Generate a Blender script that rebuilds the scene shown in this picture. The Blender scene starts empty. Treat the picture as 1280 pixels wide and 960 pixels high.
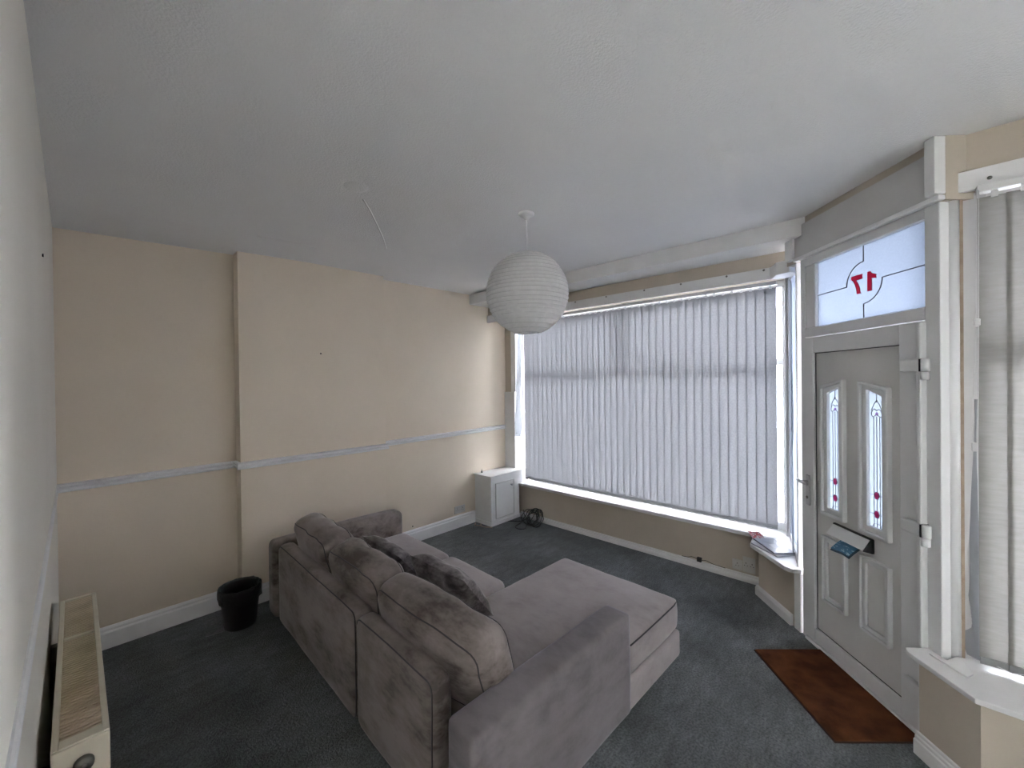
import bpy, bmesh, math, random
from mathutils import Vector, Matrix, noise
random.seed(7)
S = bpy.context.scene
COL = S.collection
PI = math.pi

# ------------------------------------------------------------------ camera
cam_d = bpy.data.cameras.new('camera')
cam = bpy.data.objects.new('camera', cam_d); COL.objects.link(cam)
F, YAW, PIT, ROL, CH = 511.97, 0.8181, 0.0060, -0.0118, 1.65
fw = Vector((math.sin(YAW)*math.cos(PIT), math.cos(YAW)*math.cos(PIT), -math.sin(PIT)))
r0 = Vector((math.cos(YAW), -math.sin(YAW), 0)); u0 = r0.cross(fw)
rr = r0*math.cos(ROL) + u0*math.sin(ROL); uu = -r0*math.sin(ROL) + u0*math.cos(ROL)
M = Matrix((rr, uu, -fw)).transposed().to_4x4(); M.translation = Vector((0, 0, CH))
cam.matrix_world = M
cam_d.sensor_fit = 'HORIZONTAL'; cam_d.sensor_width = 36.0; cam_d.lens = F*36.0/1280.0
cam_d.clip_start = 0.02
S.camera = cam

# ------------------------------------------------------------------ sky and exposure
w = bpy.data.worlds.new('overcast_sky'); S.world = w; w.use_nodes = True
wn = w.node_tree; bg = wn.nodes['Background']
bg.inputs['Color'].default_value = (0.92, 0.93, 1.02, 1); bg.inputs['Strength'].default_value = 10.0
S.view_settings.view_transform = 'Standard'; S.view_settings.look = 'None'
S.view_settings.gamma = 1.0; S.view_settings.use_curve_mapping = False
S.view_settings.exposure = 2.35

# ------------------------------------------------------------------ materials
def newmat(name):
    m = bpy.data.materials.new(name); m.use_nodes = True
    nt = m.node_tree; nt.nodes.clear()
    out = nt.nodes.new('ShaderNodeOutputMaterial')
    return m, nt, out
def noise_node(nt, scale, detail=3, rough=.55, stretch=None):
    tc = nt.nodes.new('ShaderNodeTexCoord'); n = nt.nodes.new('ShaderNodeTexNoise')
    n.inputs['Scale'].default_value = scale; n.inputs['Detail'].default_value = detail; n.inputs['Roughness'].default_value = rough
    if stretch:
        mp = nt.nodes.new('ShaderNodeMapping'); mp.inputs['Scale'].default_value = stretch
        nt.links.new(tc.outputs['Object'], mp.inputs['Vector']); nt.links.new(mp.outputs['Vector'], n.inputs['Vector'])
    else: nt.links.new(tc.outputs['Object'], n.inputs['Vector'])
    return n
def ramp(nt, src, c0, c1, p0=.35, p1=.65):
    r = nt.nodes.new('ShaderNodeValToRGB'); e = r.color_ramp.elements
    e[0].position = p0; e[0].color = (*c0, 1); e[1].position = p1; e[1].color = (*c1, 1)
    nt.links.new(src, r.inputs['Fac']); return r
def bump(nt, src, strength, dist):
    b = nt.nodes.new('ShaderNodeBump'); b.inputs['Strength'].default_value = strength; b.inputs['Distance'].default_value = dist
    nt.links.new(src, b.inputs['Height']); return b
def pbr(name, c0, c1=None, rough=.6, nscale=4, stretch=None, bscale=0, bstr=.3, bdist=.002, metal=0, sheen=0, spec=.5, p0=.35, p1=.65, detail=3):
    m, nt, out = newmat(name); b = nt.nodes.new('ShaderNodeBsdfPrincipled')
    nt.links.new(b.outputs[0], out.inputs[0])
    b.inputs['Roughness'].default_value = rough; b.inputs['Metallic'].default_value = metal
    b.inputs['Specular IOR Level'].default_value = spec
    if sheen:
        b.inputs['Sheen Weight'].default_value = sheen; b.inputs['Sheen Roughness'].default_value = .35
        b.inputs['Sheen Tint'].default_value = (.8, .78, .86, 1)
    if c1 is None: c1 = tuple(x*.93 for x in c0)
    n = noise_node(nt, nscale, detail, stretch=stretch); r = ramp(nt, n.outputs['Fac'], c0, c1, p0, p1)
    nt.links.new(r.outputs[0], b.inputs['Base Color'])
    if bscale:
        n2 = noise_node(nt, bscale, 4); bp = bump(nt, n2.outputs['Fac'], bstr, bdist)
        nt.links.new(bp.outputs[0], b.inputs['Normal'])
    return m
def sheet(name, diff, trans, fac, nscale, c_var=.85, stretch=None, rough=.5, transp=0):
    m, nt, out = newmat(name)
    n = noise_node(nt, nscale, 5, .65, stretch)
    d = nt.nodes.new('ShaderNodeBsdfDiffuse'); t = nt.nodes.new('ShaderNodeBsdfTranslucent'); mx = nt.nodes.new('ShaderNodeMixShader')
    ra = ramp(nt, n.outputs['Fac'], tuple(x*c_var for x in diff), diff); rb = ramp(nt, n.outputs['Fac'], tuple(x*c_var for x in trans), trans)
    nt.links.new(ra.outputs[0], d.inputs['Color']); nt.links.new(rb.outputs[0], t.inputs['Color'])
    mx.inputs[0].default_value = fac
    nt.links.new(d.outputs[0], mx.inputs[1]); nt.links.new(t.outputs[0], mx.inputs[2])
    last = mx
    if transp:
        tr = nt.nodes.new('ShaderNodeBsdfTransparent'); m2 = nt.nodes.new('ShaderNodeMixShader'); m2.inputs[0].default_value = transp
        nt.links.new(mx.outputs[0], m2.inputs[1]); nt.links.new(tr.outputs[0], m2.inputs[2]); last = m2
    nt.links.new(last.outputs[0], out.inputs[0])
    return m
def glass(name, tint=(.96, .98, .98)):
    m, nt, out = newmat(name)
    t = nt.nodes.new('ShaderNodeBsdfTransparent'); t.inputs[0].default_value = (*tint, 1)
    g = nt.nodes.new('ShaderNodeBsdfGlossy'); g.inputs['Roughness'].default_value = .02
    f = nt.nodes.new('ShaderNodeFresnel'); f.inputs[0].default_value = 1.45
    mx = nt.nodes.new('ShaderNodeMixShader'); nt.links.new(f.outputs[0], mx.inputs[0])
    nt.links.new(t.outputs[0], mx.inputs[1]); nt.links.new(g.outputs[0], mx.inputs[2]); nt.links.new(mx.outputs[0], out.inputs[0])
    return m
def frosted(name, tint, rough=.2, nscale=120):
    m, nt, out = newmat(name)
    t = nt.nodes.new('ShaderNodeBsdfTranslucent'); n = noise_node(nt, nscale, 2)
    r = ramp(nt, n.outputs['Fac'], tuple(x*.95 for x in tint), tint); nt.links.new(r.outputs[0], t.inputs['Color'])
    g = nt.nodes.new('ShaderNodeBsdfGlossy'); g.inputs['Roughness'].default_value = rough
    mx = nt.nodes.new('ShaderNodeMixShader'); mx.inputs[0].default_value = .05
    nt.links.new(t.outputs[0], mx.inputs[1]); nt.links.new(g.outputs[0], mx.inputs[2]); nt.links.new(mx.outputs[0], out.inputs[0])
    return m

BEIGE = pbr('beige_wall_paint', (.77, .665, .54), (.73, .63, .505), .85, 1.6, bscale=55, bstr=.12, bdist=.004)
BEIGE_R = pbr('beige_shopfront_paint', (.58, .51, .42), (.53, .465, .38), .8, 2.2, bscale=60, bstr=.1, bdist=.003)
MAGNOLIA = pbr('pale_cream_wall_paint', (.81, .77, .69), (.78, .74, .66), .85, 1.3, bscale=40, bstr=.2, bdist=.005)
CEIL = pbr('white_ceiling_paint', (.82, .81, .80), (.78, .77, .76), .9, .9, bscale=110, bstr=.45, bdist=.006)
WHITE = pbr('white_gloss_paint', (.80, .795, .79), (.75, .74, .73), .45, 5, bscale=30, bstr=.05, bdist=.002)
UPVC = pbr('white_upvc', (.72, .72, .72), (.69, .69, .69), .35, 3)
UPVC_SLAB = pbr('white_door_panel', (.66, .65, .63), (.63, .62, .60), .5, 3, bscale=300, bstr=.05, bdist=.001)
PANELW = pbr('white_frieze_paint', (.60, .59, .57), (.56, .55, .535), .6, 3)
SEAL = pbr('brown_sealant', (.38, .29, .21), (.46, .37, .28), .7, 25)
GASKET = pbr('dark_gasket', (.03, .03, .035), None, .6)
def velvet(name, dark, mid, light, s1, s2, sheen, p=(.36, .46, .62), tint=(.80, .76, .74, 1)):
    m, nt, out = newmat(name); b = nt.nodes.new('ShaderNodeBsdfPrincipled'); nt.links.new(b.outputs[0], out.inputs[0])
    b.inputs['Roughness'].default_value = .85; b.inputs['Specular IOR Level'].default_value = .12
    b.inputs['Sheen Weight'].default_value = sheen; b.inputs['Sheen Roughness'].default_value = .4; b.inputs['Sheen Tint'].default_value = tint
    n1 = noise_node(nt, s1, 5, .6, (1, 1, 1.5)); n2 = noise_node(nt, s2, 4, .7, (1.0, .45, 1.4))
    ad = nt.nodes.new('ShaderNodeMath'); ad.operation = 'MULTIPLY_ADD'; ad.inputs[1].default_value = .42
    nt.links.new(n2.outputs['Fac'], ad.inputs[0]); sc = nt.nodes.new('ShaderNodeMath'); sc.operation = 'MULTIPLY'; sc.inputs[1].default_value = .58
    nt.links.new(n1.outputs['Fac'], sc.inputs[0]); nt.links.new(sc.outputs[0], ad.inputs[2])
    r = ramp(nt, ad.outputs[0], dark, light, p[0], p[2]); e = r.color_ramp.elements.new(p[1]); e.color = (*mid, 1)
    nt.links.new(r.outputs[0], b.inputs['Base Color'])
    n3 = noise_node(nt, 260, 3); bp = bump(nt, n3.outputs['Fac'], .12, .002); nt.links.new(bp.outputs[0], b.inputs['Normal'])
    return m
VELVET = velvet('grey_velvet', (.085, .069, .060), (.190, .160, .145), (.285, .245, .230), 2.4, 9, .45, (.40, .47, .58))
VELVET_LIT = velvet('grey_velvet_seat_lit', (.25, .222, .215), (.345, .308, .300), (.40, .36, .352), 2.2, 8, .5, (.34, .48, .64), (.80, .77, .80, 1))  # lighter copy of the sofa velvet, brighter light painted into the colour
VELVET_A = velvet('grey_velvet_arm', (.140, .125, .125), (.190, .171, .172), (.225, .204, .207), 2.6, 11, .5, (.36, .48, .62), (.78, .76, .88, 1))  # darker nap; the lavender sheen tint paints in cool light
VELVET_D = velvet('crushed_dark_velvet', (.045, .038, .038), (.11, .095, .095), (.26, .23, .23), 9, 30, .6, (.40, .50, .64))
PIPING = pbr('dark_grey_piping', (.05, .045, .048), None, .85, sheen=.3)
CREAM = pbr('cream_radiator_enamel', (.66, .60, .48), (.60, .53, .41), .45, 6)
GRILLE = pbr('yellowed_grille', (.62, .50, .36), (.50, .40, .28), .55, 14)
RADDARK = pbr('radiator_inside', (.10, .09, .075), None, .8)
CHROME = pbr('brushed_steel', (.55, .55, .56), None, .3, metal=.9)
BRASSG = pbr('dull_grey_metal', (.20, .19, .17), None, .45, metal=.7)
BLACKP = pbr('black_plastic', (.006, .006, .0065), None, .5)
BINBAG = pbr('black_bin_liner', (.005, .005, .0055), (.009, .009, .0095), .35, 30, bscale=45, bstr=.6, bdist=.01)
CABLE = pbr('black_cable', (.012, .012, .013), None, .5)
CABLEW = pbr('beige_flex', (.45, .35, .28), None, .6)
SOCKET = pbr('white_socket_plastic', (.62, .60, .57), (.57, .55, .51), .45, 8)
MAT = pbr('brown_coir', (.20, .070, .028), (.085, .032, .014), .95, 9, bscale=420, bstr=.9, bdist=.01, spec=.1, detail=6)
MATEDGE = pbr('mat_edge', (.05, .022, .012), None, .9)
PAPER = sheet('lantern_paper', (.88, .87, .86), (.88, .87, .86), .50, 30, .93)
WIRE = pbr('lantern_wire', (.62, .61, .60), None, .6)
BLIND = sheet('blind_fabric', (.42, .415, .41), (.092, .091, .096), .50, 85, .84, stretch=(1, 1, .8))
BLINDW = sheet('blind_pocket', (.36, .36, .36), (.26, .26, .26), .35, 20, .9)
BLINDR = sheet('blind_fabric_right', (.46, .44, .41), (.105, .100, .093), .48, 26, .86, stretch=(.4, .4, 2.2))
FILM = sheet('white_plastic_film', (.70, .72, .75), (.24, .25, .265), .6, 6, .92)
GLASS = glass('window_glass')
FROST = frosted('frosted_glass', (.235, .258, .29))
FROSTD = frosted('etched_door_glass', (.225, .245, .265), nscale=60)
LEAD = pbr('lead_came', (.10, .10, .11), None, .5, metal=.4)
REDG = frosted('red_glass', (.80, .10, .20))
PINKG = frosted('pink_glass', (.70, .12, .32))
EDGEG = pbr('grey_number_edge', (.20, .19, .24), None, .5)
LILACG = frosted('purple_glass', (.32, .18, .42))
LETTERP = pbr('letter_paper', (.55, .55, .57), (.50, .50, .53), .5, 12)
PLASTENV = pbr('grey_plastic_mailer', (.30, .31, .34), (.38, .39, .43), .3, 14, bscale=25, bstr=.3, bdist=.01)
NAVY = pbr('leaflet_dark_edge', (.02, .05, .08), None, .5)

def printed(name, base, ink, scale, thr=.55, stretch=(1, 1, 1)):
    m, nt, out = newmat(name); b = nt.nodes.new('ShaderNodeBsdfPrincipled'); b.inputs['Roughness'].default_value = .4
    n = noise_node(nt, scale, 2, .5, stretch); r = ramp(nt, n.outputs['Fac'], base, ink, thr-.02, thr+.02)
    nt.links.new(r.outputs[0], b.inputs['Base Color']); nt.links.new(b.outputs[0], out.inputs[0]); return m
REDPRINT = printed('red_printed_paper', (.60, .56, .56), (.45, .05, .05), 45, .48, (1, 2.5, 1))
BLUEPRINT = printed('blue_leaflet', (.05, .17, .28), (.35, .50, .60), 45, .62, (1, 3, 1))

def carpet_mat():
    m, nt, out = newmat('dark_grey_carpet'); b = nt.nodes.new('ShaderNodeBsdfPrincipled')
    b.inputs['Roughness'].default_value = .95; b.inputs['Specular IOR Level'].default_value = .1
    b.inputs['Sheen Weight'].default_value = .15; b.inputs['Sheen Roughness'].default_value = .5
    big = noise_node(nt, 1.5, 5, .6); sm = noise_node(nt, 95, 4, .75); mid = noise_node(nt, 9, 4, .65, (1, 2.2, 1))
    r1 = ramp(nt, big.outputs['Fac'], (.096, .107, .107), (.190, .207, .212), .38, .66)
    r2 = ramp(nt, sm.outputs['Fac'], (.35, .35, .35), (1.55, 1.55, 1.55), .30, .70)
    r3 = ramp(nt, mid.outputs['Fac'], (.80, .80, .80), (1.18, 1.18, 1.18), .35, .65)
    mu = nt.nodes.new('ShaderNodeMix'); mu.data_type = 'RGBA'; mu.blend_type = 'MULTIPLY'; mu.inputs[0].default_value = 1
    nt.links.new(r1.outputs[0], mu.inputs[6]); nt.links.new(r2.outputs[0], mu.inputs[7])
    m2 = nt.nodes.new('ShaderNodeMix'); m2.data_type = 'RGBA'; m2.blend_type = 'MULTIPLY'; m2.inputs[0].default_value = 1
    nt.links.new(mu.outputs[2], m2.inputs[6]); nt.links.new(r3.outputs[0], m2.inputs[7])
    nt.links.new(m2.outputs[2], b.inputs['Base Color'])
    bp = bump(nt, sm.outputs['Fac'], .8, .012); nt.links.new(bp.outputs[0], b.inputs['Normal'])
    nt.links.new(b.outputs[0], out.inputs[0]); return m
CARPET = carpet_mat()
WORN = pbr('worn_carpet_backing', (.24, .25, .25), (.16, .17, .17), .95, 40, bscale=190, bstr=.6, bdist=.01, spec=.1)
PAVE = pbr('pavement', (.36, .36, .36), (.30, .30, .31), .9, 3)
ROAD = pbr('tarmac', (.14, .14, .15), None, .9, 3)
RENDER = pbr('grey_render', (.16, .16, .17), (.12, .12, .13), .9, 5)
RENDW = pbr('white_render', (.30, .31, .33), None, .8, 3)
SLATE = pbr('slate_roof', (.09, .09, .11), (.13, .13, .15), .7, 8)
DARKGL = pbr('dark_house_window', (.05, .06, .07), None, .1)

# ------------------------------------------------------------------ geometry helpers
class B:
    def __init__(s): s.bm = bmesh.new(); s.smooth = False
    def add(s, verts, faces, sm=False):
        vs = [s.bm.verts.new(v) for v in verts]
        for f in faces:
            try:
                fc = s.bm.faces.new([vs[i] for i in f]); fc.smooth = sm
            except ValueError: pass
        return s
    def box(s, x0, x1, y0, y1, z0, z1, bev=0, seg=2):
        t = bmesh.new()
        vs = [t.verts.new((x, y, z)) for x in (x0, x1) for y in (y0, y1) for z in (z0, z1)]
        for f in ((0,1,3,2),(4,6,7,5),(0,4,5,1),(2,3,7,6),(0,2,6,4),(1,5,7,3)): t.faces.new([vs[i] for i in f])
        return s._merge(t, bev, seg)
    def prism(s, poly, z0, z1, bev=0, seg=2):
        t = bmesh.new(); n = len(poly)
        a = [t.verts.new((p[0], p[1], z0)) for p in poly]; b = [t.verts.new((p[0], p[1], z1)) for p in poly]
        t.faces.new(a[::-1]); t.faces.new(b)
        for i in range(n): t.faces.new((a[i], a[(i+1) % n], b[(i+1) % n], b[i]))
        return s._merge(t, bev, seg)
    def xz(s, poly, y0, y1, bev=0, seg=2):      # polygon in x,z extruded along y
        t = bmesh.new(); n = len(poly)
        a = [t.verts.new((p[0], y0, p[1])) for p in poly]; b = [t.verts.new((p[0], y1, p[1])) for p in poly]
        t.faces.new(a); t.faces.new(b[::-1])
        for i in range(n): t.faces.new((a[(i+1) % n], a[i], b[i], b[(i+1) % n]))
        return s._merge(t, bev, seg)
    def ring_xz(s, outer, inner, y0, y1, bev=0):   # frame between two polygons of equal length, along y
        t = bmesh.new(); n = len(outer)
        L = [[t.verts.new((p[0], y, p[1])) for p in q] for q in (outer, inner) for y in (y0, y1)]
        oa, ob, ia, ib = L
        for i in range(n):
            j = (i+1) % n
            t.faces.new((oa[i], oa[j], ia[j], ia[i])); t.faces.new((ob[j], ob[i], ib[i], ib[j]))
            t.faces.new((oa[j], oa[i], ob[i], ob[j])); t.faces.new((ia[i], ia[j], ib[j], ib[i]))
        return s._merge(t, bev, 2)
    def _merge(s, t, bev=0, seg=2):
        bmesh.ops.recalc_face_normals(t, faces=t.faces)
        if bev: bmesh.ops.bevel(t, geom=list(t.edges), offset=bev, segments=seg, profile=.5, affect='EDGES', clamp_overlap=True)
        m = bpy.data.meshes.new('tmp'); t.to_mesh(m); t.free(); s.bm.from_mesh(m); bpy.data.meshes.remove(m)
        return s
    def tube(s, pts, r, n=8, closed=False, cap=True):
        P = [Vector(p) for p in pts]; k = len(P); rings = []
        rad = r if isinstance(r, (list, tuple)) else [r]*k
        ref = None
        for i in range(k):
            if closed: tg = (P[(i+1) % k]-P[i-1])
            else: tg = P[min(i+1, k-1)]-P[max(i-1, 0)]
            if tg.length < 1e-9: tg = Vector((0, 0, 1))
            tg.normalize()
            if ref is None: ref = Vector((0, 0, 1)) if abs(tg.z) < .9 else Vector((1, 0, 0))
            a = (ref - tg*ref.dot(tg)); a.normalize(); ref = a; b = tg.cross(a)
            rings.append([s.bm.verts.new(P[i] + (a*math.cos(2*PI*j/n) + b*math.sin(2*PI*j/n))*rad[i]) for j in range(n)])
        for i in range(k if closed else k-1):
            A, C = rings[i], rings[(i+1) % k]
            for j in range(n):
                f = s.bm.faces.new((A[j], A[(j+1) % n], C[(j+1) % n], C[j])); f.smooth = True
        if not closed and cap:
            s.bm.faces.new(rings[0][::-1]); s.bm.faces.new(rings[-1])
        return s
    def lathe(s, prof, n=32, c=(0, 0, 0), axis='z', cap=False):
        rings = []
        for (r, h) in prof:
            ring = []
            for j in range(n):
                a = 2*PI*j/n; x, y = r*math.cos(a), r*math.sin(a)
                if axis == 'z': v = (c[0]+x, c[1]+y, c[2]+h)
                elif axis == 'y': v = (c[0]+x, c[1]+h, c[2]+y)
                else: v = (c[0]+h, c[1]+x, c[2]+y)
                ring.append(s.bm.verts.new(v))
            rings.append(ring)
        for i in range(len(rings)-1):
            for j in range(n):
                f = s.bm.faces.new((rings[i][j], rings[i][(j+1) % n], rings[i+1][(j+1) % n], rings[i+1][j])); f.smooth = True
        if cap: s.bm.faces.new(rings[0][::-1]); s.bm.faces.new(rings[-1])
        return s
    def grid(s, fn, nu, nv, sm=True):
        V = [[s.bm.verts.new(fn(i/nu, j/nv)) for j in range(nv+1)] for i in range(nu+1)]
        for i in range(nu):
            for j in range(nv):
                f = s.bm.faces.new((V[i][j], V[i+1][j], V[i+1][j+1], V[i][j+1])); f.smooth = sm
        return s
    def soft(s, h, r, deform, mtx, n=18):
        t = bmesh.new(); bmesh.ops.create_cube(t, size=2)
        bmesh.ops.subdivide_edges(t, edges=list(t.edges), cuts=n, use_grid_fill=True)
        for v in t.verts:
            q = [math.sin(max(-1, min(1, c))*PI/2)*k for c, k in zip(v.co, h)]
            core = [max(-(k-r), min(k-r, c)) for c, k in zip(q, h)]
            d = Vector([a-b for a, b in zip(q, core)])
            if d.length > 1e-9: q = Vector(core) + d.normalized()*r
            v.co = mtx @ deform(Vector(q))
        for f in t.faces: f.smooth = True
        m = bpy.data.meshes.new('tmp'); t.to_mesh(m); t.free(); s.bm.from_mesh(m); bpy.data.meshes.remove(m)
        return s
    def moulding(s, p0, p1, nrm, prof):          # profile (offset, z) swept from p0 to p1
        p0, p1, nrm = Vector(p0), Vector(p1), Vector(nrm).normalized(); n = len(prof)
        A = [s.bm.verts.new((p0.x+nrm.x*o, p0.y+nrm.y*o, p0.z+z)) for o, z in prof]
        C = [s.bm.verts.new((p1.x+nrm.x*o, p1.y+nrm.y*o, p1.z+z)) for o, z in prof]
        for i in range(n): s.bm.faces.new((A[i], A[(i+1) % n], C[(i+1) % n], C[i]))
        s.bm.faces.new(A[::-1]); s.bm.faces.new(C)
        bmesh.ops.recalc_face_normals(s.bm, faces=s.bm.faces)
        return s
    def mesh(s, name):
        m = bpy.data.meshes.new(name); s.bm.to_mesh(m); s.bm.free(); return m

def tag(o, label=None, cat=None, group=None, kind=None):
    if label: o['label'] = label
    if cat: o['category'] = cat
    if group: o['group'] = group
    if kind: o['kind'] = kind
    return o
def thing(name, label, cat, loc=(0, 0, 0), rz=0, group=None, kind=None):
    o = bpy.data.objects.new(name, None); COL.objects.link(o); o.empty_display_size = .1
    o.location = loc; o.rotation_euler = (0, 0, rz)
    return tag(o, label, cat, group, kind)
def part(name, b, mat, parent=None, label=None):
    me = b.mesh(name) if isinstance(b, B) else b
    if not me.materials: me.materials.append(mat)
    o = bpy.data.objects.new(name, me); COL.objects.link(o)
    if parent: o.parent = parent
    if label: o['label'] = label
    return o
def struct(name, b, mat, label, cat): return tag(part(name, b, mat), label, cat, kind='structure')
def link(name, me, parent, loc=(0, 0, 0), rot=(0, 0, 0)):
    o = bpy.data.objects.new(name, me); COL.objects.link(o); o.parent = parent; o.location = loc; o.rotation_euler = rot
    return o

# ------------------------------------------------------------------ room dimensions
XL, YA, YB, HC = -.08, 3.642, 3.524, 2.672
XB0, XB1 = .828, 2.006
XW = 3.744
D0 = Vector((2.7117, 0, 0)); DANG = .8361
DD = Vector((math.sin(DANG), math.cos(DANG), 0)); DN = Vector((-math.cos(DANG), math.sin(DANG), 0)); DROT = PI/2-DANG
def W(t, o, z=0): p = D0+DD*t+DN*o; return (p.x, p.y, z)
YR = -3.4

# floor, ceiling
struct('floor', B().prism([(XL-.1, YR-.1), (2.75, YR-.1), (2.75, -.25), W(-.2, -.06)[:2], W(.7, -.06)[:2], (4.01, .55), (4.01, 3.8), (XL-.1, 3.8)], -.06, 0), CARPET, 'dark grey worn carpet covering the whole floor', 'floor')
def ceil_z(x, y):
    k = max(0, min(1, (y-1.6)/2.0)); k = k*k*(3-2*k)
    e = max(0, min(1, (3.1-x)/3.2))
    return HC - k*(.022*min(1, e*2.0) + .055*max(0, e-.55)/.45)
cb = B().grid(lambda u, v: (XL-.1+u*4.15, YR-.1+v*7.3, ceil_z(XL-.1+u*4.15, YR-.1+v*7.3)), 40, 70)
cb.box(XL-.1, 4.05, YR-.1, 3.8, HC+.03, HC+.15)
CEILO = struct('ceiling', cb, CEIL, 'white stippled plaster ceiling, slightly uneven', 'ceiling')
for pts in ([(1.10, 2.14), (1.20, 2.25), (1.33, 2.41), (1.48, 2.60), (1.61, 2.78)], [(.84, 3.10), (.93, 3.09), (1.03, 3.083), (1.13, 3.088), (1.23, 3.097)]):
    part('plaster_ridge', B().tube([(x, y, ceil_z(x, y)+.002) for x, y in pts], .0055, 6), CEIL, CEILO, 'faint ridge of old filler')
part('plaster_smear', B().lathe([(.001, -.004), (.03, -.0035), (.055, -.002), (.07, .002)], 18, (1.01, 2.04, ceil_z(1.01, 2.04))), CEIL, CEILO, 'faint round smear of filler')
# walls
struct('wall_left', B().box(XL-.12, XL, YR-.1, 3.8, -.02, 2.69), MAGNOLIA, 'pale cream wall at the left edge behind the radiator', 'wall')
struct('wall_back', B().box(XL-.1, 4.05, YA, 3.8, -.02, 2.69), BEIGE, 'beige wall forming the two alcoves beside the chimney breast', 'wall')
struct('wall_chimney', B().box(XB0, XB1, YB, YA+.02, -.02, 2.69), BEIGE, 'beige projecting chimney breast in the middle of the far wall', 'wall')
struct('wall_rear', B().box(XL-.1, 2.9, YR-.12, YR, -.02, 2.69), MAGNOLIA, 'pale wall behind the viewpoint', 'wall')
fr = B()
fr.box(XW, 4.01, .79, YA+.02, -.02, .385)                 # below the window
fr.box(3.48, 4.05, .42, YA+.02, 2.45, 2.69)                # above the window
fr.box(3.765, 4.01, 3.545, YA+.02, .385, 2.46)            # nib beside the window
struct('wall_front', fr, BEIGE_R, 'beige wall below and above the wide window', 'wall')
struct('trim_1', B().box(3.173, 3.49, .40, YA+.01, 2.558, 2.69, .004), WHITE, 'white boxed beam running under the ceiling above the wide blind', 'beam')
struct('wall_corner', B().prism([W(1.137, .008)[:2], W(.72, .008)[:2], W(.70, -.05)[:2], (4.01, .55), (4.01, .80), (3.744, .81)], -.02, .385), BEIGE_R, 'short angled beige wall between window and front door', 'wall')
struct('wall_right', B().prism([W(-.198, .085)[:2], (2.331, -.230), (2.331, YR), (2.75, YR), (2.75, -.30), W(-.27, -.08)[:2], W(-.20, -.02)[:2]], -.02, .418)
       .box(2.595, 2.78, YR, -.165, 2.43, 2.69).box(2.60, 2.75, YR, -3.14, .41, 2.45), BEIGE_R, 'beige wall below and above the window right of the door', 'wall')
dw = B()
dw.box(-.236, .80, -.12, -.002, 2.402, 2.69)
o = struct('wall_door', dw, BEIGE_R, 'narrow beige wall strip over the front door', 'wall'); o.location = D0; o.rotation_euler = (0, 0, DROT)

# skirtings and dado rails
SK = [(0, 0), (.020, 0), (.020, .098), (.017, .104), (.013, .108), (.013, .122), (.006, .134), (0, .136)]
b = B(); b.moulding((XL, YA, 0), (XB0, YA, 0), (0, -1, 0), SK); b.moulding((XB1, YA, 0), (3.215, YA, 0), (0, -1, 0), SK)
b.moulding((XB0-.02, YB, 0), (XB1+.02, YB, 0), (0, -1, 0), SK); b.moulding((XB0, YA, 0), (XB0, YB, 0), (-1, 0, 0), SK); b.moulding((XB1, YB, 0), (XB1, YA, 0), (1, 0, 0), SK)
struct('baseboard_back', b, WHITE, 'white moulded skirting board along the far wall and chimney breast', 'skirting')
struct('baseboard_left', B().moulding((XL, YR, 0), (XL, YA, 0), (1, 0, 0), SK), WHITE, 'white skirting board behind the radiator', 'skirting')
SKL = [(0, 0), (.042, 0), (.042, .022), (.036, .034), (.022, .038), (.018, .050), (0, .052)]
struct('baseboard_front', B().moulding((XW, .80, 0), (XW, 3.372, 0), (-1, 0, 0), SKL), WHITE, 'low white skirting strip under the wide window', 'skirting')
struct('baseboard_corner', B().moulding(W(1.15, .008), W(.745, .008), DN, [(0, 0), (.022, 0), (.022, .055), (.012, .07), (0, .072)]), WHITE, 'short white skirting on the angled wall beside the door', 'skirting')
b = B(); SKR = [(0, 0), (.020, 0), (.020, .062), (.014, .066), (.014, .078), (.008, .082), (.008, .094), (0, .097)]
b.moulding(W(-.190, .085), W(-.445, .085), DN, SKR); b.moulding((2.331, -.232, 0), (2.331, YR, 0), (-1, 0, 0), SKR)
struct('baseboard_right', b, WHITE, 'white stepped skirting below the window right of the door', 'skirting')
DA = [(0, -.024), (.010, -.024), (.019, -.018), (.021, -.012), (.020, -.005), (.004, -.003), (.004, .003), (.020, .005), (.024, .012), (.026, .018), (.020, .024), (.010, .027), (0, .028)]
ZD = 1.05
b = B()
b.moulding((XL, YA, ZD-.008), (XB0, YA, ZD), (0, -1, 0), DA); b.moulding((XB0, YA, ZD), (XB0, YB, ZD), (-1, 0, 0), DA)
b.moulding((XB0-.023, YB, ZD), (XB1+.023, YB, ZD), (0, -1, 0), DA); b.moulding((XB1, YB, ZD+.004), (XB1, YA, ZD+.004), (1, 0, 0), DA)
b.moulding((XB1, YA, ZD+.006), (3.765, YA, ZD+.026), (0, -1, 0), DA)
struct('trim_2', b, WHITE, 'white moulded dado rail across the far wall and chimney breast', 'dado rail')
DAL = [(o*.38, z*.85) for o, z in DA]
struct('trim_3', B().moulding((XL, YR, ZD), (XL, YA-.02, ZD-.008), (1, 0, 0), DAL), WHITE, 'white dado rail along the left wall above the radiator', 'dado rail')
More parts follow.
